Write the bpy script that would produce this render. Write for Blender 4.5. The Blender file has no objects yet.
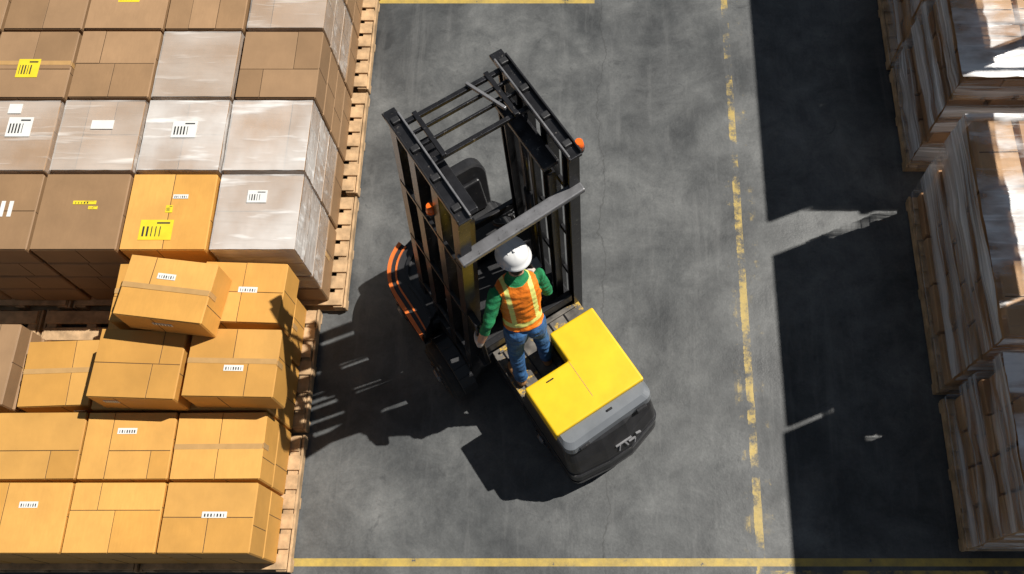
import bpy, bmesh, math, random
from mathutils import Vector, Matrix
from mathutils import noise as mn
random.seed(7)
scene = bpy.context.scene
col = scene.collection
try:
    scene.view_settings.view_transform = 'Standard'
except Exception:
    pass

# ------------------------------------------------------------------ materials
def new_mat(name):
    m = bpy.data.materials.new(name); m.use_nodes = True
    nt = m.node_tree
    return m, nt, nt.nodes['Principled BSDF'], nt.nodes['Material Output']

def N(nt, t, **kw):
    n = nt.nodes.new(t)
    for k, v in kw.items():
        setattr(n, k, v)
    return n

def math_n(nt, op, a, b=None, clamp=False):
    n = N(nt, 'ShaderNodeMath', operation=op); n.use_clamp = clamp
    for i, v in enumerate((a, b)):
        if v is None: continue
        if isinstance(v, (int, float)): n.inputs[i].default_value = v
        else: nt.links.new(v, n.inputs[i])
    return n.outputs[0]

def mixc(nt, fac, a, b, mode='MIX'):
    n = N(nt, 'ShaderNodeMix', data_type='RGBA', blend_type=mode)
    for idx, v in ((0, fac), (6, a), (7, b)):
        if isinstance(v, (int, float)): n.inputs[idx].default_value = v
        elif isinstance(v, tuple): n.inputs[idx].default_value = (*v[:3], 1)
        else: nt.links.new(v, n.inputs[idx])
    return n.outputs[2]

def noise(nt, scale, detail=4, rough=.55, vec=None, stretch=None, w=None, dist=0):
    tc = N(nt, 'ShaderNodeTexCoord')
    src = vec or tc.outputs['Object']
    if stretch:
        mp = N(nt, 'ShaderNodeMapping'); mp.inputs['Scale'].default_value = stretch
        nt.links.new(src, mp.inputs['Vector']); src = mp.outputs[0]
    n = N(nt, 'ShaderNodeTexNoise')
    if w is not None:
        n.noise_dimensions = '4D'; nt.links.new(w, n.inputs['W'])
    n.inputs['Scale'].default_value = scale; n.inputs['Detail'].default_value = detail
    n.inputs['Roughness'].default_value = rough; n.inputs['Distortion'].default_value = dist
    nt.links.new(src, n.inputs['Vector'])
    return n.outputs['Fac']

def ramp(nt, fac, p0, p1, c0=(0,0,0), c1=(1,1,1)):
    r = N(nt, 'ShaderNodeValToRGB')
    r.color_ramp.elements[0].position = p0; r.color_ramp.elements[1].position = p1
    r.color_ramp.elements[0].color = (*c0, 1); r.color_ramp.elements[1].color = (*c1, 1)
    nt.links.new(fac, r.inputs[0]); return r.outputs[0]

def simple(name, c, rough=.5, metal=0, var=.25, scale=12, bump=.1, wear=None, wear_thr=.62):
    m, nt, p, o = new_mat(name)
    n1 = noise(nt, scale)
    lo = tuple(x*(1-var) for x in c); hi = tuple(min(1, x*(1+var)) for x in c)
    cc = ramp(nt, n1, .3, .7, lo, hi)
    if wear:
        n2 = noise(nt, scale*2.5, 6, .7)
        cc = mixc(nt, ramp(nt, n2, wear_thr, wear_thr+.06), cc, wear)
    nt.links.new(cc, p.inputs['Base Color'])
    p.inputs['Roughness'].default_value = rough; p.inputs['Metallic'].default_value = metal
    if bump:
        b = N(nt, 'ShaderNodeBump'); b.inputs['Strength'].default_value = bump; b.inputs['Distance'].default_value = .01
        nt.links.new(noise(nt, scale*5), b.inputs['Height']); nt.links.new(b.outputs[0], p.inputs['Normal'])
    return m

def cardboard(name, c, var=.16):
    m, nt, p, o = new_mat(name)
    oi = N(nt, 'ShaderNodeObjectInfo'); rnd = oi.outputs['Random']
    w = math_n(nt, 'MULTIPLY', rnd, 40)
    n1 = noise(nt, 3, 5, .6, w=w)
    cc = ramp(nt, n1, .3, .72, tuple(x*(1-var) for x in c), tuple(min(1, x*(1+var*.6)) for x in c))
    gain = math_n(nt, 'ADD', math_n(nt, 'MULTIPLY', rnd, .28), .86)
    hsv = N(nt, 'ShaderNodeHueSaturation'); nt.links.new(cc, hsv.inputs['Color']); nt.links.new(gain, hsv.inputs['Value'])
    fine = noise(nt, 60, 3, .6, stretch=(1, .15, 1))
    cc = mixc(nt, ramp(nt, fine, .35, .75), hsv.outputs[0], tuple(x*.8 for x in c))
    cc2 = mixc(nt, .3, hsv.outputs[0], cc)
    nt.links.new(cc2, p.inputs['Base Color']); p.inputs['Roughness'].default_value = .62
    b = N(nt, 'ShaderNodeBump'); b.inputs['Strength'].default_value = .35; b.inputs['Distance'].default_value = .015
    nt.links.new(n1, b.inputs['Height']); nt.links.new(b.outputs[0], p.inputs['Normal'])
    return m

M = {}
M['orange_card'] = cardboard('cardboard_golden', (.64, .325, .07))
M['orange_card2'] = cardboard('cardboard_golden_flap', (.70, .37, .09))
M['brown_card'] = cardboard('cardboard_brown', (.32, .19, .095))
M['brown_card2'] = cardboard('cardboard_brown_flap', (.38, .23, .12))
M['load_card'] = cardboard('cardboard_load', (.42, .215, .085), .4)
M['load_card2'] = cardboard('cardboard_load_light', (.52, .30, .14), .3)
M['tape'] = simple('packing_tape', (.50, .30, .12), .25, 0, .1, 10, 0)
M['white_label'] = simple('paper_label', (.75, .75, .72), .6, 0, .06, 8, 0)
M['ink'] = simple('label_ink', (.03, .03, .03), .6, 0, .1, 8, 0)
M['yellow_label'] = simple('yellow_label', (.80, .62, .03), .5, 0, .1, 8, 0)
M['seam'] = simple('cardboard_seam', (.10, .06, .03), .9, 0, .1, 8, 0)
M['wood'] = simple('pallet_wood', (.50, .33, .18), .8, 0, .4, 7, .3)
M['black'] = simple('black_paint', (.018, .018, .02), .33, .1, .3, 9, .08, wear=(.11, .10, .095), wear_thr=.65)
M['black2'] = simple('black_plastic', (.02, .02, .022), .45, 0, .3, 9, .15)
M['steel'] = simple('dark_steel', (.045, .045, .05), .28, .7, .3, 12, .1, wear=(.26, .24, .22), wear_thr=.61)
M['greybar'] = simple('grey_painted_steel', (.19, .19, .20), .38, .3, .25, 10, .1, wear=(.06, .06, .06), wear_thr=.6)
M['greypanel'] = simple('grey_panel', (.19, .205, .225), .35, .2, .1, 6, .05)
M['yellow'] = simple('yellow_paint', (.85, .55, .012), .38, 0, .09, 4, .05, wear=(.48, .30, .03), wear_thr=.71)
M['orange'] = simple('orange_paint', (.75, .17, .03), .4, 0, .15, 8, .05)
M['amber'] = simple('amber_lens', (.95, .16, .02), .2, 0, .05, 8, 0)
M['rubber'] = simple('tyre_rubber', (.02, .02, .021), .85, 0, .3, 14, .4)
M['greyfab'] = simple('grey_fabric', (.22, .22, .23), .9, 0, .2, 14, .2)
M['jeans'] = simple('blue_denim', (.035, .115, .27), .85, 0, .4, 16, .5)
M['green'] = simple('green_shirt', (.015, .22, .08), .85, 0, .3, 16, .5)
M['vest'] = simple('orange_hi_vis_vest', (.98, .22, .012), .6, 0, .2, 12, .5)
M['reflect'] = simple('reflective_strip', (.86, .86, .24), .35, 0, .08, 12, .2)
M['skin'] = simple('skin', (.55, .30, .20), .5, 0, .08, 10, .05)
M['glove'] = simple('work_glove', (.55, .48, .43), .9, 0, .3, 20, .4)
M['boot'] = simple('leather_boot', (.30, .15, .06), .6, 0, .3, 14, .3)
M['hair'] = simple('brown_hair', (.05, .028, .015), .6, 0, .3, 40, .5)
M['hat'] = simple('white_helmet_plastic', (.80, .80, .80), .28, 0, .03, 6, 0)
M['eye'] = simple('eye', (.03, .02, .02), .2, 0, 0, 6, 0)
M['blocker'] = simple('blocker_steel', (.30, .12, .03), .5, .2, .15, 6, .05)

m, nt, p, o = new_mat('worn_platform_plate')
c0 = ramp(nt, noise(nt, 9, 5), .3, .75, (.05, .045, .04), (.21, .19, .165))
y = ramp(nt, noise(nt, 7, 6, .7), .54, .60)
nt.links.new(mixc(nt, y, c0, (.55, .35, .05)), p.inputs['Base Color']); p.inputs['Roughness'].default_value = .7
M['platform'] = m

# stretch wrap: clear film, hazy where layered, white streaks painted in as glints
def wrap_mat(name, lo, hi, stretch, p0, p1, scale, rough, bump, colr, fstretch, glint_gain, detail=4):
    m, nt, p, o = new_mat(name)
    p.inputs['Base Color'].default_value = (*colr, 1); p.inputs['Roughness'].default_value = rough
    oi = N(nt, 'ShaderNodeObjectInfo')
    w = math_n(nt, 'MULTIPLY', oi.outputs['Random'], 30)
    n1 = noise(nt, scale, detail, .5, stretch=stretch, w=w)
    f = ramp(nt, n1, p0, p1, (lo,)*3, (hi,)*3)
    n2 = noise(nt, 1.6, 3, .5, stretch=fstretch, w=w, dist=.15)
    line = ramp(nt, n2, .56, .70, (0, 0, 0), (glint_gain,)*3)  # whiter streaks painted into the film as glints
    f = math_n(nt, 'ADD', f, line, True)
    tr = N(nt, 'ShaderNodeBsdfTransparent'); mx = N(nt, 'ShaderNodeMixShader')
    nt.links.new(f, mx.inputs[0]); nt.links.new(tr.outputs[0], mx.inputs[1]); nt.links.new(p.outputs[0], mx.inputs[2])
    nt.links.new(mx.outputs[0], o.inputs[0])
    b = N(nt, 'ShaderNodeBump'); b.inputs['Strength'].default_value = bump; b.inputs['Distance'].default_value = .03
    hsum = math_n(nt, 'ADD', n1, math_n(nt, 'MULTIPLY', n2, .8))
    nt.links.new(hsum, b.inputs['Height']); nt.links.new(b.outputs[0], p.inputs['Normal'])
    return m
M['wrap_box'] = wrap_mat('stretch_wrap_film', .12, .48, (1, 1.5, 1.5), .30, .72, 1.3, .25, .8, (.90, .84, .78), (1.0, 9, 4), .35)
M['wrap_white'] = wrap_mat('stretch_wrap_film_thick', .22, .72, (1.2, 1.0, 1.0), .32, .68, 1.5, .25, .8, (.92, .89, .86), (1.2, 8, 3), .42)
M['wrap_load'] = wrap_mat('stretch_wrap_bands', .04, .66, (.30, .30, 3.0), .46, .60, 1.5, .2, .9, (.90, .91, .93), (.4, .4, 14), .5, 6)
M['wrap_load_top'] = wrap_mat('stretch_wrap_top', .05, .94, (.7, 1.6, 1), .46, .60, 1.5, .2, .9, (.93, .92, .92), (.8, 10, 1), .5, 5)

# ------------------------------------------------------------------ floor
m, nt, p, o = new_mat('polished_concrete')
tc = N(nt, 'ShaderNodeTexCoord'); sp = N(nt, 'ShaderNodeSeparateXYZ'); nt.links.new(tc.outputs['Object'], sp.inputs[0])
X, Y = sp.outputs[0], sp.outputs[1]
big = ramp(nt, noise(nt, .62, 7, .62, dist=.5), .36, .66, (.050, .054, .058), (.168, .173, .174))
med = ramp(nt, noise(nt, 2.4, 9, .74, dist=.4), .36, .70, (.46, .47, .48), (1.32, 1.31, 1.28))
cc = mixc(nt, .8, big, med, 'MULTIPLY')
fin = ramp(nt, noise(nt, 45, 3, .6), .3, .8, (.78, .78, .78), (1.14, 1.14, 1.14))
cc = mixc(nt, .7, cc, fin, 'MULTIPLY')
streak = ramp(nt, noise(nt, 1.6, 8, .7, stretch=(3.5, .35, 1), dist=.3), .53, .75)
cc = mixc(nt, math_n(nt, 'MULTIPLY', streak, .32), cc, (.22, .222, .22))
spots = ramp(nt, noise(nt, 14, 8, .8), .66, .72)
cc = mixc(nt, math_n(nt, 'MULTIPLY', spots, .40), cc, (.28, .28, .27))
dark = ramp(nt, noise(nt, 4.5, 7, .72, dist=1), .58, .70)
cc = mixc(nt, math_n(nt, 'MULTIPLY', dark, .5), cc, (.028, .03, .032))
wn = noise(nt, 5, 9, .75); wn2 = noise(nt, 1.2, 3, .5)
wc = noise(nt, 1.0, 6, .6)
ck = math_n(nt, 'SUBTRACT', math_n(nt, 'SUBTRACT', X, math_n(nt, 'MULTIPLY', math_n(nt, 'SUBTRACT', wc, .5), .5)), .12)
crack = math_n(nt, 'LESS_THAN', math_n(nt, 'ABSOLUTE', ck), .006)
cc = mixc(nt, math_n(nt, 'MULTIPLY', crack, .4), cc, (.03, .03, .03))
def band(co, c, hw):
    return math_n(nt, 'LESS_THAN', math_n(nt, 'ABSOLUTE', math_n(nt, 'SUBTRACT', co, c)), hw)
wobx = math_n(nt, 'ADD', X, math_n(nt, 'MULTIPLY', math_n(nt, 'SUBTRACT', wn, .5), .05))
sumn = math_n(nt, 'ADD', wn, math_n(nt, 'MULTIPLY', wn2, .6))
worn = math_n(nt, 'MULTIPLY', ramp(nt, math_n(nt, 'SUBTRACT', sumn, .3), .45, .57), .80)
worn2 = math_n(nt, 'MULTIPLY', ramp(nt, math_n(nt, 'SUBTRACT', sumn, .3), .56, .68), .5)
paint_left = math_n(nt, 'GREATER_THAN', wn, .38)  # line paint left between worn spots
v1 = math_n(nt, 'MULTIPLY', band(wobx, 1.50, .036), worn)
v2 = math_n(nt, 'MULTIPLY', band(wobx, 1.64, .018), worn2)
v3 = math_n(nt, 'MULTIPLY', band(wobx, 1.41, .02), worn2)
v4 = math_n(nt, 'MULTIPLY', math_n(nt, 'MULTIPLY', band(wobx, 1.52, .16), worn2), .25)
hb = math_n(nt, 'MULTIPLY', math_n(nt, 'MULTIPLY', band(Y, .955, .034), paint_left), math_n(nt, 'GREATER_THAN', X, -2.64))
ht = math_n(nt, 'MULTIPLY', math_n(nt, 'MULTIPLY', band(Y, 7.05, .055), paint_left), band(X, -1.3, 1.35))
hc = math_n(nt, 'MULTIPLY', math_n(nt, 'MULTIPLY', band(Y, .855, .03), worn), math_n(nt, 'GREATER_THAN', X, 1.45))
al = v1
for q in (v2, v3, v4, hb, ht, hc): al = math_n(nt, 'MAXIMUM', al, q)
ycol = ramp(nt, wn, .35, .65, (.34, .25, .08), (.66, .46, .09))
cc = mixc(nt, math_n(nt, 'MULTIPLY', al, .88), cc, ycol)
nt.links.new(cc, p.inputs['Base Color'])
nt.links.new(ramp(nt, noise(nt, 2, 5), .3, .7, (.34,)*3, (.60,)*3), p.inputs['Roughness'])
b = N(nt, 'ShaderNodeBump'); b.inputs['Strength'].default_value = .2; b.inputs['Distance'].default_value = .01
nt.links.new(noise(nt, 25, 6, .7), b.inputs['Height']); nt.links.new(b.outputs[0], p.inputs['Normal'])
M['floor'] = m

def obj_from_bm(name, bm, mats, parent=None, smooth=False, loc=None, rotz=0):
    me = bpy.data.meshes.new(name); bm.to_mesh(me); bm.free()
    for mm in mats: me.materials.append(mm)
    ob = bpy.data.objects.new(name, me); col.objects.link(ob)
    if parent: ob.parent = parent
    if loc: ob.location = loc
    ob.rotation_euler[2] = rotz
    if smooth:
        for f in me.polygons: f.use_smooth = True
    return ob

bm = bmesh.new()
vs = [bm.verts.new(v) for v in ((-14, -8, 0), (14, -8, 0), (14, 18, 0), (-14, 18, 0))]
bm.faces.new(vs)
obj_from_bm('floor', bm, [M['floor']])

# ------------------------------------------------------------------ mesh helpers
def add_box(bm, c, s, mi=0, bevel=0, rot=None, seg=1):
    mat = Matrix.Translation(Vector(c))
    if rot is not None: mat = mat @ rot
    mat = mat @ Matrix.Diagonal((s[0], s[1], s[2], 1))
    r = bmesh.ops.create_cube(bm, size=1, matrix=mat)
    vs = r['verts']; fs = set(f for v in vs for f in v.link_faces)
    for f in fs: f.material_index = mi
    if bevel:
        es = list(set(e for f in fs for e in f.edges))
        rr = bmesh.ops.bevel(bm, geom=es, offset=bevel, segments=seg, affect='EDGES', profile=.5)
        for f in rr['faces']: f.material_index = mi

def shell(bm, w, d, z0, z1, mi, n=10, amp=.006, rs=None, mtop=None):
    rs = rs or random; sd = rs.uniform(0, 90)
    def grid(fn, nu, nv, mm):
        V = [[bm.verts.new(fn(i/nu, j/nv)) for j in range(nv+1)] for i in range(nu+1)]
        for i in range(nu):
            for j in range(nv):
                f = bm.faces.new((V[i][j], V[i+1][j], V[i+1][j+1], V[i][j+1])); f.material_index = mm; f.smooth = True
    def J(a, b):
        r = 1-abs(mn.noise(Vector((a*3+sd, b*9, sd))))*2.2
        return amp*max(0, r)*.9+rs.uniform(0, amp*.1)
    hw, hd = w/2, d/2
    grid(lambda a, b: (-hw+w*a, -hd+d*b, z1+J(a, b)), n, n, mi if mtop is None else mtop)
    grid(lambda a, b: (-hw+w*a, -hd-J(a, b), z0+(z1-z0)*b), n, n, mi)
    grid(lambda a, b: (hw-w*a, hd+J(a, b), z0+(z1-z0)*b), n, n, mi)
    grid(lambda a, b: (hw+J(a, b), -hd+d*a, z0+(z1-z0)*b), n, n, mi)
    grid(lambda a, b: (-hw-J(a, b), hd-d*a, z0+(z1-z0)*b), n, n, mi)

def partition(rs, x0, x1, y0, y1, depth):
    if depth == 0 or (x1-x0) < .12 or (y1-y0) < .12: return [(x0, x1, y0, y1)]
    if (depth % 2 == 0):
        t = rs.choice((.5, .5, .42, .6)); ym = y0+(y1-y0)*t
        return partition(rs, x0, x1, y0, ym, depth-1)+partition(rs, x0, x1, ym, y1, depth-1)
    if rs.random() < .25: return [(x0, x1, y0, y1)]
    t = rs.choice((.3, .5, .68, .75)); xm = x0+(x1-x0)*t
    nd = depth-1 if rs.random() < .4 else 0
    return partition(rs, x0, xm, y0, y1, 0)+partition(rs, xm, x1, y0, y1, nd)

def make_box(cx, cy, z0, w, d, h, kind='orange', rot=0, labels=(), wrapped=False, detail=True, seed=0):
    rs = random.Random(seed*31+int(cx*97)+int(cy*53)+int(z0*11))
    bm = bmesh.new()
    g = .016 if not wrapped else .034
    t = .007
    e_ = g/2+.002
    add_box(bm, (0, 0, (h-t)/2), (w-g, d-g, h-t), 0, .011)
    if detail:
        parts = partition(rs, -w/2+e_, w/2-e_, -d/2+e_, d/2-e_, 3 if rs.random() < .5 else 2)
        for (a, b_, c, e) in parts:
            th = rs.choice((.004, .0055, .0075))
            if wrapped: th = .004
            R = Matrix.Rotation(rs.uniform(-.004, .004), 4, 'Y')
            add_box(bm, ((a+b_)/2, (c+e)/2, h-t+th/2), (b_-a-.006, e-c-.006, th), rs.choice((0, 7)), .0015, R)
        add_box(bm, (0, 0, h-t+.0005), (w-g-.014, d-g-.014, .001), 5)
        if rs.random() < .35 and not wrapped:
            add_box(bm, (0, rs.uniform(-.02, .02), h-t+.0078), (w-.024, .045, .0008), 1)
            add_box(bm, (w/2-.007, 0, h-.07), (.0012+.004, .045, .13), 1)
        add_box(bm, (rs.uniform(-.15, .15), -d/2+e_-.0025, h*.5), (.005, .0025, h*.9), 5)
        add_box(bm, (w/2-e_+.0025, rs.uniform(-.1, .1), h*.5), (.0025, .005, h*.9), 5)
    for li, (ty, lx, ly, lw, ld) in enumerate(labels):
        zt = h+.0018+(.007 if wrapped else 0)
        if ty == 'front':
            add_box(bm, (lx, -d/2+.006, h*.5+ly), (lw, .006, ld), 2)
            for k in range(6):
                add_box(bm, (lx-lw*.4+lw*.8*k/5, -d/2+.0055, h*.5+ly), (lw*.06, .007, ld*.6), 3)
            continue
        add_box(bm, (lx, ly, zt), (lw, ld, .002), 4 if ty == 'yellow' else 2)
        if ty == 'plain': continue
        nb = 7
        for k in range(nb):
            if ty == 'bar' or k < 5:
                add_box(bm, (lx-lw*.38+lw*.76*k/(nb-1), ly-ld*.08, zt+.0008), (lw*rs.choice((.03, .06)), ld*.5, .0015), 3)
        if ty != 'bar': add_box(bm, (lx+lw*.2, ly+ld*.34, zt+.0008), (lw*.4, ld*.08, .0015), 3)
    if wrapped:
        shell(bm, w-.028, d-.028, .010, h-.001, 6, 16, .007, rs=rs)
    a_, b2 = ('orange_card', 'orange_card2') if kind == 'orange' else ('brown_card', 'brown_card2')
    ob = obj_from_bm('cardboard_box', bm,
                     [M[a_], M['tape'], M['white_label'], M['ink'], M['yellow_label'], M['seam'],
                      M['wrap_white'] if wrapped == 2 else M['wrap_box'], M[b2]],
                     loc=(cx, cy, z0), rotz=rot)
    return ob

def make_pallet(x0, x1, y0, y1, z=0, parent=None, name='wooden_pallet'):
    bm = bmesh.new(); w, d = x1-x0, y1-y0
    n = max(5, int(d/.16))
    for i in range(n):
        yy = -d/2+(i+.5)*d/n
        add_box(bm, (random.uniform(-.014, .014), yy, .128), (w-.02, d/n*.76, .020), 0, .003)
    k = max(3, int(round(w/.5))+1)
    for i in range(k):
        xx = -w/2+.06+(w-.12)*i/(k-1)
        add_box(bm, (xx, 0, .0685), (.09, d*.99, .095), 0, .004)
    for s in (-1, 1):
        add_box(bm, (s*(w/2+.004), 0, .075), (.022, d, .085), 0, .003)
    for i in range(3):
        yy = -d/2+.06+(d-.12)*i/2
        add_box(bm, (0, yy, .011), (w+.03, .1, .020), 0, .003)
    return obj_from_bm(name, bm, [M['wood']], parent=parent, loc=((x0+x1)/2, (y0+y1)/2, z))

# ------------------------------------------------------------------ left stacks
PZ = .141
cols1 = [-2.48, -3.24, -4.00, -4.76, -5.52]
rows1 = [3.35, 4.11, 4.87, 5.63, 6.39, 7.15]
for (a, b_) in ((3.30, 4.50), (4.54, 5.74), (5.78, 6.98), (7.02, 8.0)):
    make_pallet(-3.62, -2.36, a, b_); make_pallet(-4.94, -3.68, a, b_); make_pallet(-6.34, -5.0, a, b_)
L = lambda ty, x, y_, w_=.13, d_=.09: (ty, x, y_, w_, d_)
spec = {
 (0, 0): ('brown', 2, [L('label', -.02, .14, .17, .12)]),
 (0, 1): ('orange', False, [L('yellow', -.08, -.18, .28, .19), L('bar', .08, .14, .13, .04), L('yellow', .0, .02, .06, .07)]),
 (0, 2): ('brown', False, [L('yellow', .02, .08, .2, .035), L('yellow', .1, .03, .08, .03)]),
 (0, 3): ('brown', False, [L('plain', .08, .02, .035, .15), L('plain', .15, .02, .035, .15)]),
 (1, 0): ('brown', 2, []), (1, 1): ('brown', 2, [L('label', 0, .05, .22, .17)]),
 (1, 2): ('brown', 1, [L('plain', .02, .1, .2, .09)]), (1, 3): ('brown', 1, [L('label', .05, .08, .22, .2), L('plain', -.03, .27, .12, .10)]),
 (2, 0): ('brown', False, []), (2, 1): ('brown', 1, []),
 (2, 2): ('brown', False, []), (2, 3): ('brown', False, [L('yellow', -.02, -.05, .2, .2)]),
 (3, 0): ('brown', 1, []), (3, 1): ('brown', False, []), (3, 2): ('brown', False, [L('yellow', 0, 0, .2, .12)]), (3, 3): ('brown', False, []),
}
tier = .29
for r in range(5):
    for c in range(5):
        cx = cols1[c]-.38; cy = rows1[r]+.38
        kind, wr, lab = spec.get((r, c), ('brown', False, []))
        for k in range(4):
            z0 = PZ+k*tier
            last = k == 3
            vis = (r == 0 or c == 0 or last)
            wk_ = wr if (last or (c == 0 and k > 0)) else False
            if wk_ == 2 and k < 2: wk_ = 1
            make_box(cx+random.uniform(-.004, .004), cy+random.uniform(-.004, .004), z0+k*.001, .745, .745, tier,
                     kind if last or kind == 'brown' else 'brown', 0, lab if last else (), wk_,
                     detail=vis, seed=k)
for (a, b_) in ((.86, 2.06), (2.10, 3.28)):
    make_pallet(-3.86, -2.60, a, b_); make_pallet(-5.18, -3.92, a, b_); make_pallet(-6.50, -5.24, a, b_)
T2 = .354
cols2 = [-2.69, -3.445, -4.20, -4.955]
rows2 = [.92, 1.505]
lab2 = {(0, 0): [L('bar', .05, .02, .2, .05)], (0, 2): [L('bar', .05, .1, .15, .05)], (1, 1): [L('bar', -.02, .12, .16, .05)],
        (0, 1): [], (1, 0): [], (1, 2): []}
for r in range(2):
    for c in range(4):
        for k in range(2):
            make_box(cols2[c]-.377, rows2[r]+.29, PZ+k*(T2+.001), .75, .578, T2, 'orange', random.uniform(-.008, .008) if k else 0,
                     lab2.get((r, c), ()) if k else (), detail=True, seed=k+3)
z1 = PZ; z2 = PZ+T2+.001; z3 = PZ+2*(T2+.001)
for cx in (-3.067, -3.822):
    for cy in (2.385, 2.985):
        for zz in (z1, z2):
            make_box(cx, cy, zz, .75, .585, T2, 'orange', 0, (), seed=5)
make_box(-2.92, 2.40, z3, .755, .60, T2, 'orange', math.radians(-1), [L('bar', .02, -.05, .16, .05)], seed=8)
make_box(-3.695, 2.39, z3, .73, .60, T2, 'orange', math.radians(-2), [L('front', -.2, .05, .12, .05)], seed=9)
make_box(-2.93, 3.02, z3, .72, .56, T2, 'orange', math.radians(-2), [L('bar', .05, .02, .16, .05)], seed=10)
make_box(-3.66, 3.02, z3, .70, .54, T2, 'orange', 0, (), seed=11)
make_box(-3.41, 2.91, z3+T2+.001, .74, .54, .34, 'orange', math.radians(-7), [L('bar', -.02, .10, .15, .05), L('front', 0, .04, .16, .04)], seed=12)
for zz in (z1, z2):
    make_box(-4.525, 2.42, zz, .62, .60, T2, 'orange', math.radians(2), [L('front', .15, 0, .1, .04)] if zz == z2 else (), seed=13)
for k in range(4):
    make_box(-5.28, 2.5, PZ+k*.181, .70, .74, .18, 'brown', math.radians(random.uniform(-1, 1)), (), seed=14+k)

# ------------------------------------------------------------------ right wrapped loads
def make_load(x0, x1, y0, y1, height, z=0, seed=0, nx=2, ny=2):
    rs = random.Random(seed)
    e = bpy.data.objects.new('wrapped_pallet_load', None); col.objects.link(e)
    e.location = ((x0+x1)/2, (y0+y1)/2, z)
    make_pallet(x0-e.location.x, x1-e.location.x, y0-e.location.y, y1-e.location.y, 0, e, 'pallet')
    w, d = x1-x0-.10, y1-y0-.06
    bm = bmesh.new(); zz = PZ
    drift = 0
    while zz < height-.06:
        th = rs.choice((.10, .13, .17, .20))
        if zz+th > height: th = height-zz
        drift += rs.uniform(-.014, .016); drift = max(-.03, min(.05, drift))
        ox, oy = drift+rs.uniform(-.03, .03), rs.uniform(-.014, .014)
        fy = rs.choice((ny, ny+1, ny+2)); fx = rs.choice((nx, nx+1, nx+2))
        for i in range(fx):
            for j in range(fy):
                ww, dd = w/fx, d/fy
                jx = rs.uniform(-.022, .022); jz = rs.uniform(0, .03) if zz+th >= height-.08 else 0
                R = Matrix.Rotation(rs.uniform(-.03, .03), 4, 'Z')
                add_box(bm, (-w/2+ww*(i+.5)+ox+jx, -d/2+dd*(j+.5)+oy, zz+th/2-jz), (ww-.024, dd-.024, th-.014), rs.choice((0, 2)), .009, R)
                if zz+th >= height-.1:
                    add_box(bm, (-w/2+ww*(i+.5)+ox+jx, -d/2+dd*(j+.5)+oy, zz+th-.003-jz), (ww*.9, .006, .004), 1, 0, R)
        zz += th
    obj_from_bm('stacked_cartons', bm, [M['load_card'], M['seam'], M['load_card2']], e)
    bm = bmesh.new()
    shell(bm, w+.10, d+.05, .10, height+.006, 0, 34, .022, rs=rs, mtop=1)
    obj_from_bm('stretch_wrap', bm, [M['wrap_load'], M['wrap_load_top']], e)
    return e
make_load(3.22, 4.42, 6.09, 7.6, 1.72, seed=1)
make_load(3.24, 4.44, 4.84, 6.05, 1.66, seed=2)
make_load(3.22, 4.42, 2.46, 4.50, 1.62, seed=3, ny=3)
make_load(3.26, 4.46, 1.04, 2.40, 1.45, seed=4)
rk = bpy.data.objects.new('shadow_blocker', None); col.objects.link(rk); rk.location = (4.62, 4.5, 0)  # unseen frame added out of view to shape the right-hand floor shadow
def rbox(name, c, s, mat='blocker'):
    bm = bmesh.new(); add_box(bm, (c[0]-4.62, c[1]-4.5, c[2]), s, 0, .006)
    obj_from_bm(name, bm, [M[mat]], rk)
for i, yy in enumerate((-.6, 3.0, 5.55, 8.9)):
    rbox('upright_%d' % i, (4.62, yy, 2.15), (.08, .08, 4.3)); rbox('upright_back_%d' % i, (5.55, yy, 2.15), (.08, .08, 4.3))
    for k in range(5): rbox('brace_%d_%d' % (i, k), (5.085, yy, .4+.9*k), (.87, .03, .04))
for i, (a, b_) in enumerate(((-.6, 3.26), (3.30, 5.04), (5.42, 8.9))):
    lo = (3.16, 3.38, 3.30)[i]; hi = (4.27, 4.22, 4.26)[i]
    rbox('shadow_panel_%d' % i, (4.57, (a+b_)/2, (hi+lo)/2), (.05, b_-a, hi-lo))  # thin added panels, sized to cast the shadow edge
rbox('blocker_beam_back', (5.55, 4.15, 3.62), (.05, 9.5, .12))

# ------------------------------------------------------------------ forklift
fk = bpy.data.objects.new('forklift', None); col.objects.link(fk)
fk.location = (-.702, 3.299, 0); fk.rotation_euler[2] = math.radians(34)

def fbox(name, c, s, mat, bevel=.01, rot=None, parent=fk, seg=2):
    bm = bmesh.new(); add_box(bm, c, s, 0, bevel, rot, seg)
    return obj_from_bm(name, bm, [M[mat]], parent)

def fcyl(name, p0, p1, r, mat, r2=None, seg=24, parent=fk, bevel=0):
    p0, p1 = Vector(p0), Vector(p1); d = p1-p0
    bm = bmesh.new()
    q = d.to_track_quat('Z', 'Y').to_matrix().to_4x4()
    bmesh.ops.create_cone(bm, cap_ends=True, segments=seg, radius1=r, radius2=r if r2 is None else r2, depth=d.length,
                          matrix=Matrix.Translation((p0+p1)/2) @ q)
    if bevel:
        es = [e for e in bm.edges if len(e.link_faces) == 2 and any(len(f.verts) > 4 for f in e.link_faces)]
        bmesh.ops.bevel(bm, geom=es, offset=bevel, segments=3, affect='EDGES')
    ob = obj_from_bm(name, bm, [M[mat]], parent)
    for f in ob.data.polygons: f.use_smooth = len(f.vertices) == 4
    return ob

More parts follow.
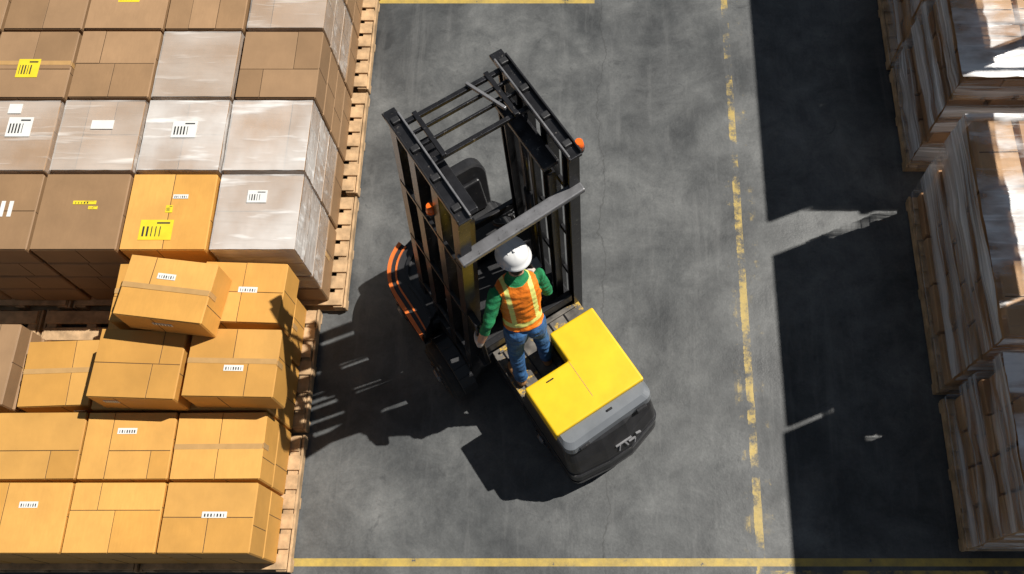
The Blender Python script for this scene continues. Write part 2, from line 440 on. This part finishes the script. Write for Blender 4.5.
def floft(name, levels, mat, parent=fk, smooth=False, bevel=0):
    bm = bmesh.new(); rings = []
    for pts, z in levels:
        rings.append([bm.verts.new((x, y, z)) for x, y in pts])
    n = len(rings[0])
    for a, b_ in zip(rings[:-1], rings[1:]):
        for i in range(n):
            bm.faces.new((a[i], a[(i+1) % n], b_[(i+1) % n], b_[i]))
    bm.faces.new(rings[-1]); bm.faces.new(rings[0][::-1])
    bmesh.ops.recalc_face_normals(bm, faces=bm.faces)
    if bevel: bmesh.ops.bevel(bm, geom=list(bm.edges), offset=bevel, segments=3, affect='EDGES', profile=.5)
    return obj_from_bm(name, bm, [M[mat]], parent, smooth)

def scaled(pts, k):
    cx = sum(p[0] for p in pts)/len(pts); cy = sum(p[1] for p in pts)/len(pts)
    return [(cx+(x-cx)*k, cy+(y-cy)*k) for x, y in pts]

def arc(cx, cy, rx, ry, a0, a1, n=8):
    return [(cx+rx*math.cos(math.radians(a0+(a1-a0)*i/n)), cy+ry*math.sin(math.radians(a0+(a1-a0)*i/n))) for i in range(n+1)]

front = [(.42, -.44), (.42, .60)]+arc(.17, .62, .25, .33, 0, 90)+arc(-.46, .50, .46, .45, 90, 180)+[(-.92, .14), (-.73, .08), (-.73, -.44)]
floft('front_chassis', [(scaled(front, .96), .16), (scaled(front, .985), .22), (front, .50), (scaled(front, .985), .60), (scaled(front, .95), .64)], 'black')
outer = [(-.92, .02), (-.92, .16), (-.92, .32)]+arc(-.46, .50, .46, .45, 180, 112, 9)
def ribbon(name, line, inset, wid, z0, z1_, mat):
    bm = bmesh.new(); cen = Vector((-.40, .35)); R = []
    for x, y in line:
        v = Vector((x, y)); dd = (cen-v).normalized()
        a = v+dd*inset; b_ = v+dd*(inset+wid)
        R.append([bm.verts.new((a.x, a.y, z0)), bm.verts.new((a.x, a.y, z1_)), bm.verts.new((b_.x, b_.y, z1_)), bm.verts.new((b_.x, b_.y, z0))])
    for a, b_ in zip(R[:-1], R[1:]):
        for i in range(4): bm.faces.new((a[i], a[(i+1) % 4], b_[(i+1) % 4], b_[i]))
    bm.faces.new(R[0]); bm.faces.new(R[-1][::-1]); bmesh.ops.recalc_face_normals(bm, faces=bm.faces)
    return obj_from_bm(name, bm, [M[mat]], fk)
ribbon('fender', outer, -.01, .30, .50, .70, 'black2')
ribbon('fender_trim_outer', outer, -.018, .034, .62, .712, 'orange')
ribbon('fender_trim_inner', outer, .055, .016, .66, .712, 'orange')
ribbon('fender_ridge', outer, .15, .03, .66, .73, 'black')

def wheel(name, x, y, r, w):
    fcyl(name+'_tyre', (x-w/2, y, r), (x+w/2, y, r), r, 'rubber', seg=36, bevel=.03)
    s = -1 if x < 0 else 1
    fcyl(name+'_rim', (x+s*(w/2-.02), y, r), (x+s*(w/2+.008), y, r), r*.58, 'steel', seg=28, bevel=.006)
    fcyl(name+'_hub', (x+s*(w/2), y, r), (x+s*(w/2+.035), y, r), r*.22, 'greybar', seg=20, bevel=.006)
    for k in range(6):
        a = k*math.pi/3
        fcyl('%s_bolt_%d' % (name, k), (x+s*w/2, y+math.cos(a)*r*.38, r+math.sin(a)*r*.38), (x+s*(w/2+.02), y+math.cos(a)*r*.38, r+math.sin(a)*r*.38), .014, 'steel', seg=6)
wheel('wheel_1', -.86, -.22, .29, .20)
wheel('wheel_2', -.84, .52, .25, .17)
wheel('wheel_3', .40, .45, .25, .16)
wheel('wheel_4', .38, -1.22, .21, .14)
wheel('wheel_5', -.42, -1.22, .21, .14)
bm = bmesh.new()
for i in range(9):
    a = math.radians(20+140*i/8)
    R = Matrix.Rotation(a-math.pi/2, 4, 'X')
    add_box(bm, (-.79, -.22+.325*math.cos(a), .29+.325*math.sin(a)), (.14, .10, .015), 0, .004, R)
obj_from_bm('mudguard', bm, [M['black2']], fk)

fbox('cab_floor', (-.15, .25, .645), (.95, 1.15, .02), 'black2')
fbox('engine_cover', (-.12, .05, .74), (.62, .50, .18), 'black2', .05, seg=4)
fbox('seat_base', (.02, .52, .80), (.46, .44, .24), 'black2', .05, seg=4)
fbox('seat_cushion', (.02, .50, .96), (.44, .42, .11), 'black2', .05, seg=4)
SB = [(x, z) for x, z in ([(-.19, 0), (.19, 0)]+arc(.10, .42, .13, .16, 0, 90, 6)+arc(-.10, .42, .13, .16, 90, 180, 6))]
bm = bmesh.new(); rr_ = []
for yy, k in ((-.06, .94), (-.045, 1), (.045, 1), (.06, .94)):
    rr_.append([bm.verts.new((x*k, yy, .27+(z-.27)*k)) for x, z in SB])
for a, b_ in zip(rr_[:-1], rr_[1:]):
    for i in range(len(SB)): bm.faces.new((a[i], a[(i+1) % len(SB)], b_[(i+1) % len(SB)], b_[i]))
bm.faces.new(rr_[0]); bm.faces.new(rr_[-1][::-1]); bmesh.ops.recalc_face_normals(bm, faces=bm.faces)
sb = obj_from_bm('seat_back', bm, [M['black2']], fk, loc=(.04, .72, .96)); sb.rotation_euler[0] = math.radians(-12)
fbox('seat_back_pad', (.04, .685, 1.22), (.28, .05, .38), 'black', .022, Matrix.Rotation(math.radians(-12), 4, 'X'), seg=4)
fbox('armrest', (-.24, .52, 1.12), (.11, .34, .09), 'greyfab', .04, seg=4)
fbox('grey_seat_shape', (-.17, .66, 1.16), (.20, .22, .30), 'greyfab', .09, Matrix.Rotation(.3, 4, 'Z'), seg=5)  # grey shape beside the seat, not identified
fbox('dashboard', (.27, .22, .86), (.26, .20, .42), 'black', .03, seg=3)
fcyl('steering_column', (.27, .24, 1.0), (.28, .38, 1.16), .025, 'black')
bm = bmesh.new()
seg, ss = 36, 8
V = []
for i in range(seg):
    a = 2*math.pi*i/seg
    V.append([bm.verts.new(((.16+.015*math.cos(2*math.pi*j/ss))*math.cos(a), (.16+.015*math.cos(2*math.pi*j/ss))*math.sin(a), .015*math.sin(2*math.pi*j/ss))) for j in range(ss)])
for i in range(seg):
    for j in range(ss):
        bm.faces.new((V[i][j], V[(i+1) % seg][j], V[(i+1) % seg][(j+1) % ss], V[i][(j+1) % ss]))
for k in range(3):
    a = k*2*math.pi/3+.5
    add_box(bm, (.075*math.cos(a), .075*math.sin(a), 0), (.15, .022, .012), 0, .003, Matrix.Rotation(a, 4, 'Z'))
add_box(bm, (0, 0, 0), (.06, .06, .03), 0, .012)
sw = obj_from_bm('steering_wheel', bm, [M['black2']], fk, loc=(.26, .39, 1.17)); sw.rotation_euler[0] = math.radians(-35)

# cage / mast
ZT = 3.2
def lx(z):
    return -.72+(.30)*min(1, z/ZT)
def channel(name, side, y, ztop, off=0, w=.085, d=.09, t=.018, open_dir=1):
    prof = [(-w/2, -d/2), (w/2, -d/2), (w/2, -d/2+t), (-w/2+t, -d/2+t), (-w/2+t, d/2-t), (w/2, d/2-t), (w/2, d/2), (-w/2, d/2)]
    prof = [(x*open_dir, yy) for x, yy in prof]
    if side < 0: f = lambda z: lx(z)+off
    else: f = lambda z: .42-off
    lev = [([(f(z)+x, y+yy) for x, yy in prof], z) for z in (.14, ztop)]
    floft(name, lev, 'steel')
for sd, tag in ((-1, 'left'), (1, 'right')):
    for i, yy in enumerate((.40, .16, -.14, -.40)):
        channel('mast_channel_%s_%d' % (tag, i+1), sd, yy, ZT-.02, 0, open_dir=(1 if sd < 0 else -1))
    channel('inner_rail_%s_1' % tag, sd, .29, ZT-.22, .11, .06, .08, .015, 1 if sd < 0 else -1)
    channel('inner_rail_%s_2' % tag, sd, -.29, ZT-.30, .11, .06, .08, .015, 1 if sd < 0 else -1)
    X_ = lambda z, o=0: (lx(z)+o if sd < 0 else .42-o)
    fbox('mast_top_plate_%s' % tag, (X_(ZT), .03, ZT), (.10, 1.0, .03), 'steel', .006)
    fbox('mast_top_rib_%s' % tag, (X_(ZT, .045), .0, ZT+.03), (.014, .92, .04), 'greybar', .004)
    fbox('mast_top_rib2_%s' % tag, (X_(ZT, -.045), .0, ZT+.03), (.014, .92, .04), 'black', .004)
    for i, yy in enumerate((-.36, -.1, .16, .42)):
        fbox('mast_top_block_%s_%d' % (tag, i), (X_(ZT), yy, ZT+.03), (.06, .05, .035), 'black2', .008)
    for i, zz in enumerate((.9, 1.7, 2.5)):
        fbox('mast_side_brace_%s_%d' % (tag, i), (X_(zz, -.03), 0, zz), (.03, .86, .065), 'black', .005)
    fcyl('lift_cylinder_%s' % tag, (X_(.2, .13), 0, .5), (X_(2.2, .13), 0, 2.2), .045, 'black', seg=20)
    fcyl('lift_rod_%s' % tag, (X_(2.2, .13), 0, 2.2), (X_(3.0, .13), 0, 3.0), .024, 'steel', seg=16)
    fbox('rod_crosshead_%s' % tag, (X_(3.0, .11), 0, 3.0), (.13, .66, .05), 'steel', .008)
    for i, yy in enumerate((.07, -.07)):
        fbox('lift_chain_%s_%d' % (tag, i), (X_(1.9, .12), yy, 1.85), (.016, .03, 2.3), 'black2', .002,
             Matrix.Rotation(math.radians(5.3), 4, 'Y') if sd < 0 else None)
    fcyl('hose_%s' % tag, (X_(.6, .06), .06, .6), (X_(3.1, .06), .06, 3.1), .014, 'rubber', seg=10)
xl, xr = lx(ZT), .42
for i, (yy, zz, w_) in enumerate(((.40, ZT-.02, .035), (.30, ZT-.02, .018), (.19, ZT-.02, .018), (.06, ZT-.05, .035))):
    fbox('guard_crossbar_%d' % i, ((xl+xr)/2, yy, zz), (xr-xl, w_, .035), 'steel', .005)
fbox('guard_rail_left', (xl+.14, .23, ZT-.005), (.035, .40, .03), 'steel', .004)
fbox('guard_rail_right', (xr-.14, .23, ZT-.005), (.035, .40, .03), 'steel', .004)
fbox('guard_rail_diagonal', (xr-.24, .26, ZT+.015), (.022, .34, .03), 'greybar', .004, Matrix.Rotation(.35, 4, 'Z'))
fbox('grey_crossbar', (-.03, -.46, 2.74), (1.00, .10, .05), 'greybar', .012, Matrix.Rotation(math.radians(-4), 4, 'Y'))
fbox('mast_lower_crossmember', (-.13, -.40, .75), (1.0, .06, .14), 'black', .01)
fbox('mast_front_crossmember', (-.12, .40, 1.3), (1.0, .05, .10), 'black', .01)
for nme, c in (('beacon_1', (.49, -.40, ZT-.02)), ('beacon_2', (lx(2.75)-.04, -.06, 2.80))):
    fcyl(nme+'_base', (c[0], c[1], c[2]-.03), (c[0], c[1], c[2]), .036, 'black2', seg=20)
    fcyl(nme+'_lens', (c[0], c[1], c[2]), (c[0], c[1], c[2]+.07), .038, 'amber', .026, seg=20)
    fbox(nme+'_bracket', (c[0]+(-.035 if c[0] > 0 else .035), c[1], c[2]-.03), (.09, .03, .012), 'black', .003)

# operator platform
fbox('platform_frame', (-.03, -.70, .42), (.92, .56, .34), 'black', .015)
fbox('platform_plate', (-.03, -.70, .605), (.90, .55, .03), 'platform', .004)
for i in range(5):
    fbox('tread_strip_%d' % i, (-.40+.16*i, -.70, .624), (.014, .48, .008), 'steel', .002)
fbox('platform_edge_left', (-.475, -.72, .612), (.02, .50, .035), 'platform', .004)
fbox('step_edge', (-.03, -.468, .63), (.80, .02, .03), 'platform', .004)
fbox('side_skirt', (-.49, -.72, .40), (.02, .46, .24), 'steel', .006)
fcyl('grab_pole', (-.574, -.545, .80), (-.574, -.545, 1.76), .018, 'black')
fbox('grab_pole_bracket_top', (-.565, -.50, 1.75), (.05, .13, .03), 'black', .005)
fbox('grab_pole_bracket_low', (-.59, -.50, .82), (.07, .13, .03), 'black', .005)
fbox('control_console', (.015, -.26, 1.05), (.24, .12, .86), 'black2', .03, seg=3)
fbox('control_console_top', (.015, -.29, 1.50), (.30, .17, .06), 'black', .02, Matrix.Rotation(math.radians(18), 4, 'X'), seg=3)
fcyl('control_lever', (.023, -.333, 1.46), (.023, -.333, 1.74), .016, 'steel')
fbox('display', (.12, -.29, 1.545), (.07, .09, .02), 'greypanel', .004, Matrix.Rotation(math.radians(18), 4, 'X'))

# counterweight
def cw(inset, rear, x0=-.49, x1=.43, yf=-.96):
    a, b_ = x0+inset, x1-inset
    r = .10
    pts = [(a, yf), (a, -1.30)]
    pts += arc(a+r, rear+r+.03, r, r, 180, 255, 6)
    pts += [((a+b_)/2-.12, rear-.005), ((a+b_)/2+.12, rear-.005)]
    pts += arc(b_-r, rear+r+.07, r, r, 285, 360, 6)
    pts += [(b_, -1.30), (b_, yf)]
    return pts
floft('counterweight', [(cw(.05, -1.68), .08), (cw(.0, -1.78), .18), (cw(-.005, -1.79), .34), (cw(0, -1.76), .56), (cw(.01, -1.71), .70), (cw(.025, -1.64), .83), (cw(.045, -1.58), .87)], 'black2')
floft('counterweight_band', [(cw(-.008, -1.785), .44), (cw(-.008, -1.78), .49)], 'steel')
floft('counterweight_band_low', [(cw(-.006, -1.795), .24), (cw(-.006, -1.798), .28)], 'black')
def tail(inset, rear):
    a, b_ = -.46+inset, .415-inset
    r = .08
    return [(a, -1.40), (a, rear+.12)]+arc(a+r, rear+r, r, r, 190, 260, 5)+arc(b_-r, rear+r+.02, r, r, 280, 350, 5)+[(b_, rear+.12), (b_, -1.40)]
floft('tail_panel', [(tail(0, -1.63), .84), (tail(.003, -1.615), .92), (tail(.03, -1.565), .95)], 'greypanel')
fbox('tail_latch', (.03, -1.50, .96), (.05, .018, .02), 'black', .004)
fbox('tail_light_left', (-.30, -1.625, .875), (.10, .03, .035), 'black', .006)
fbox('tail_light_right', (.27, -1.625, .875), (.10, .03, .035), 'black', .006)
RX = Matrix.Rotation(math.radians(-22), 4, 'X')
for i, (x_, z_, w_, h_, a_) in enumerate(((.02, .66, .16, .014, 0), (-.03, .615, .014, .07, .3), (.04, .615, .014, .07, -.3), (.10, .62, .07, .012, 0), (.12, .585, .012, .05, .3), (.17, .655, .05, .012, .2))):
    fbox('emblem_stroke_%d' % i, (x_, -1.735-(0.66-z_)*.35, z_), (w_, .02, h_), 'greyfab', .002, RX @ Matrix.Rotation(a_, 4, 'Y'))
Lh = [(-.465, -1.455), (.41, -1.455), (.41, -.68), (-.03, -.68), (-.03, -.97), (-.465, -.97)]
floft('hood', [(Lh, .80), (Lh, 1.004)], 'yellow', bevel=.018)
fbox('hood_crease', (-.03, -1.16, 1.0035), (.006, .36, .003), 'tape', .0005)
fbox('hood_right_base', (.19, -.825, .73), (.42, .27, .26), 'black', .015)
fbox('hood_left_base', (-.235, -.985, .72), (.41, .03, .28), 'black', .006)
fbox('hood_handle', (-.25, -1.03, 1.006), (.07, .012, .010), 'black', .003)

# ------------------------------------------------------------------ worker
wk = bpy.data.objects.new('warehouse_worker', None); col.objects.link(wk)
wk.location = (-.50, 2.555, .626); wk.rotation_euler[2] = math.radians(20)
bm = bmesh.new()
def chain(pts, rad, ref=(1, 0, 0), seg=14, caps=(1, 1)):
    pts = [Vector(p) for p in pts]; rad = [(r, r) if isinstance(r, (int, float)) else r for r in rad]
    ref = Vector(ref)
    n = len(pts)
    rings = []
    for i in range(n):
        t = (pts[min(i+1, n-1)]-pts[max(i-1, 0)]).normalized()
        rings.append((pts[i], t, rad[i]))
    out = []
    p, t, r = rings[0]; rm = min(r)*caps[0]
    for k, sc in ((.95, .3), (.8, .6), (.45, .88)): out.append((p-t*rm*k, t, (r[0]*sc, r[1]*sc)))
    out += rings
    p, t, r = rings[-1]; rm = min(r)*caps[1]
    for k, sc in ((.45, .88), (.8, .6), (.95, .3)): out.append((p+t*rm*k, t, (r[0]*sc, r[1]*sc)))
    V = []
    for p, t, r in out:
        u = (ref-t*ref.dot(t))
        if u.length < 1e-3: u = Vector((0, 1, 0))
        u.normalize(); v = t.cross(u)
        V.append([bm.verts.new(p+u*r[0]*math.cos(2*math.pi*k/seg)+v*r[1]*math.sin(2*math.pi*k/seg)) for k in range(seg)])
    for a, b_ in zip(V[:-1], V[1:]):
        for i in range(seg): bm.faces.new((a[i], a[(i+1) % seg], b_[(i+1) % seg], b_[i]))
    bm.faces.new(V[0][::-1]); bm.faces.new(V[-1])
segs = []
chain([(0, .075, .90), (.002, .09, .97), (.006, .115, 1.07), (.012, .15, 1.19), (.018, .185, 1.31), (.024, .208, 1.40), (.029, .22, 1.455)],
      [(.148, .112), (.150, .112), (.142, .105), (.156, .115), (.175, .120), (.160, .10), (.085, .072)], seg=20)
segs += [('vest', (0, .09, 1.02), (.02, .20, 1.40), .14)]
segs += [('jeans', (-.07, .04, .90), (.07, .05, .90), .10)]
chain([(-.070, .02, .90), (-.075, .02, .80)], [.088, .084]); chain([(.070, .02, .90), (.075, .03, .80)], [.088, .084])
LG = [((-.082, .055, .90), (-.118, .02, .50), (-.136, -.085, .10)), ((.082, .065, .90), (.118, .10, .50), (.129, .015, .10))]
for h, k, a in LG:
    h, k, a = map(Vector, (h, k, a))
    chain([h, h.lerp(k, .35), h.lerp(k, .75), k, k.lerp(a, .25), k.lerp(a, .6), a], [.092, .086, .072, .065, .067, .058, .057])
    segs.append(('jeans', h, k, .085)); segs.append(('jeans', k, a+Vector((0, 0, .03)), .06))
    fx = -.10 if a.x < 0 else .12
    heel = a+Vector((0, -.035, -.055)); toe = a+Vector((fx*.35, .155, -.065))
    chain([heel, heel.lerp(toe, .4)+Vector((0, 0, .006)), heel.lerp(toe, .75), toe], [(.040, .042), (.044, .042), (.050, .036), (.042, .028)])
    chain([a+Vector((0, 0, .03)), a+Vector((0, -.01, -.04))], [.056, .048])
    segs.append(('boot', heel, toe, .055)); segs.append(('boot', a+Vector((0, 0, -.0)), heel, .05))
chain([(.030, .215, 1.44), (.043, .255, 1.56)], [.060, .054]); segs.append(('skin', (.038, .24, 1.515), (.044, .26, 1.56), .052))
HC = Vector((.050, .295, 1.635)); tilt = Matrix.Rotation(math.radians(-14), 3, 'X')
def hp(x, y_, z_): return HC+tilt @ Vector((x, y_, z_))
chain([hp(0, .012, -.095), hp(0, .004, -.05), hp(0, 0, 0), hp(0, -.004, .05), hp(0, -.002, .09)], [(.045, .058), (.064, .082), (.074, .092), (.074, .093), (.055, .07)], seg=20)
chain([hp(0, .088, .012), hp(0, .104, -.022)], [.009, .014])
for s in (-1, 1):
    chain([hp(s*.076, -.006, .02), hp(s*.078, 0, -.025)], [(.008, .018), (.006, .012)])
chain([hp(-.022, .086, -.050), hp(.022, .086, -.050)], [.008, .008], ref=(0, 0, 1))
chain([hp(0, .074, -.085), hp(0, .070, -.095)], [.022, .018])
segs.append(('skin', hp(0, .05, -.08), hp(0, .05, .03), .07)); segs.append(('hair', hp(0, -.05, -.03), hp(0, -.04, .08), .075))
def grip(T, s, wrist):
    T = Vector(T)
    chain([wrist, T+Vector((s*.036, -.045, .004)), T+Vector((s*.034, -.005, 0))], [(.024, .028), (.018, .042), (.014, .044)], ref=(1, 0, 0))
    for i in range(4):
        zz = .034-i*.0225; ln = (175, 200, 190, 160)[i]; rr = (.0095, .010, .0095, .0085)[i]
        pts = [T+Vector((s*.036, -.012, zz*.95))]
        for k in range(6):
            a = math.radians(5+ln*k/5)
            pts.append(T+Vector((s*.029*math.cos(a), .029*math.sin(a), zz-.002*k)))
        chain(pts, [rr*1.1, rr*1.1, rr, rr*1.04, rr*.95, rr*.95, rr*.85], ref=(0, 0, 1), seg=10)
    chain([T+Vector((s*.032, -.055, .022)), T+Vector((s*.016, -.042, .046)), T+Vector((-s*.012, -.030, .054)), T+Vector((-s*.030, -.012, .050))],
          [.015, .013, .011, .010], ref=(0, 0, 1), seg=10)
TL = Vector((-.36, .10, .90)); TR = Vector((.17, .44, 1.05))
wl = TL+Vector((-.024, -.090, .022)); wr = TR+Vector((.024, -.090, .012))
shL, elL = Vector((-.150, .19, 1.385)), Vector((-.275, .060, 1.165))
shR, elR = Vector((.192, .21, 1.385)), Vector((.245, .185, 1.115))
for sh, el, w_, T, s in ((shL, elL, wl, TL, -1), (shR, elR, wr, TR, 1)):
    chain([sh.lerp(Vector((.022, .20, 1.38)), .35), sh, sh.lerp(el, .3), sh.lerp(el, .7), el], [.062, .060, .055, .048, .043])
    chain([el, el.lerp(w_, .3), el.lerp(w_, .7), w_], [.042, .041, .033, .027])
    grip(T, s, w_)
    segs.append(('green', sh.lerp(el, .10), el, .052)); segs.append(('green', el, el.lerp(w_, .30), .043))
    segs.append(('skin', el.lerp(w_, .42), el.lerp(w_, .7), .034)); segs.append(('glove', w_, T, .045))
bmesh.ops.recalc_face_normals(bm, faces=bm.faces)
tmp = obj_from_bm('tmp_body', bm, [])
rm = tmp.modifiers.new('r', 'REMESH'); rm.mode = 'VOXEL'; rm.voxel_size = .0062
sm = tmp.modifiers.new('s', 'SMOOTH'); sm.iterations = 3; sm.factor = .5
dg = bpy.context.evaluated_depsgraph_get()
me = bpy.data.meshes.new_from_object(tmp.evaluated_get(dg))
bpy.data.objects.remove(tmp)
names = ['vest', 'jeans', 'green', 'skin', 'glove', 'boot', 'hair', 'reflect']
me.materials.clear()
for n_ in names: me.materials.append(M[n_])
def dseg(p, a, b_):
    a, b_ = Vector(a), Vector(b_); ab = b_-a; t = max(0, min(1, (p-a).dot(ab)/max(ab.length_squared, 1e-9)))
    return (p-(a+ab*t)).length
ax0, ax1 = Vector((0, .09, .97)), Vector((.024, .208, 1.40)); axd = (ax1-ax0).normalized()
vest_v = set(); cloth_v = set()
for f in me.polygons:
    c = f.center
    lab = min(segs, key=lambda s: dseg(c, s[1], s[2])-s[3])[0]
    if lab in ('vest', 'jeans') and abs(c.x) < .2 and c.z > .75: lab = 'vest' if (c-ax0).dot(axd) > -.02 else 'jeans'
    if lab == 'vest' and c.z > 1.465: lab = 'green'
    if lab == 'vest' and (c-ax0).dot(axd) > .25 and abs(c.x-.022) > .160: lab = 'green'
    if lab in ('vest', 'jeans', 'green'):
        for v in f.vertices: cloth_v.add(v)
    if lab == 'vest':
        t = (c-ax0).dot(axd); xx = abs(c.x-.018)
        for v in f.vertices: vest_v.add(v)
        if .035 < t < .085 or (.074 < xx < .108 and t > .08): lab = 'reflect'
    f.material_index = names.index(lab); f.use_smooth = True
nrm = {i: me.vertices[i].normal.copy() for i in cloth_v}
for i in cloth_v:
    v = me.vertices[i]
    fold = mn.noise(Vector((v.co.x*14, v.co.y*14, v.co.z*26)))*.009
    v.co += nrm[i]*((.010 if i in vest_v else .001)+fold)
body = bpy.data.objects.new('body', me); col.objects.link(body); body.parent = wk
for s in (-1, 1):
    bm = bmesh.new(); bmesh.ops.create_uvsphere(bm, u_segments=12, v_segments=8, radius=.010, matrix=Matrix.Translation(hp(s*.030, .083, .018)))
    obj_from_bm('eye_%s' % ('left' if s < 0 else 'right'), bm, [M['eye']], wk, True)
bm = bmesh.new()
prof = [(1.06, -.10), (1.10, -.06), (1.0, 0), (.985, .30), (.90, .60), (.70, .85), (.40, .98), (.12, 1.02)]
sg = 36; V = []
for r_, z_ in prof:
    ring = []
    for k in range(sg):
        a = 2*math.pi*k/sg
        br = 1.0
        if z_ < 0: br = 1+.16*max(0, math.sin(a))**2
        rg = 1+.04*(abs(math.cos(a)) < .12)*(z_ > .2)
        ring.append(bm.verts.new((.118*r_*br*math.cos(a), .140*r_*br*math.sin(a), .125*z_*rg)))
    V.append(ring)
for a, b_ in zip(V[:-1], V[1:]):
    for i in range(sg): bm.faces.new((a[i], a[(i+1) % sg], b_[(i+1) % sg], b_[i]))
bm.faces.new(V[-1])
add_box(bm, (0, -.0, .126), (.028, .16, .012), 0, .005)
for k in (-1, 1): add_box(bm, (k*.05, -.01, .112), (.014, .11, .012), 0, .004, Matrix.Rotation(k*.35, 4, 'Y'))
hat = obj_from_bm('hard_hat', bm, [M['hat']], wk, True, loc=hp(0, 0, .045))
hat.rotation_euler = (math.radians(-14), 0, math.radians(10))
so = hat.modifiers.new('s', 'SOLIDIFY'); so.thickness = .004

# ------------------------------------------------------------------ light, world, camera
sun = bpy.data.lights.new('sun', 'SUN'); sun.energy = 5.5; sun.angle = math.radians(.5); sun.color = (1, .955, .88)
so_ = bpy.data.objects.new('sun', sun); col.objects.link(so_)
so_.rotation_euler = Vector((-.65, -.27, -1)).to_track_quat('-Z', 'Y').to_euler(); so_.location = (6, 5, 12)
w = bpy.data.worlds.new('world'); scene.world = w; w.use_nodes = True
bg = w.node_tree.nodes['Background']; bg.inputs[0].default_value = (.66, .80, 1, 1); bg.inputs[1].default_value = .135

cam = bpy.data.cameras.new('camera'); co = bpy.data.objects.new('camera', cam); col.objects.link(co)
cam.sensor_width = 36; cam.lens = 33.4; cam.shift_x = -.0762
co.location = (0, 0, 8.6); co.rotation_euler = (math.radians(22.5), 0, 0)
scene.camera = co
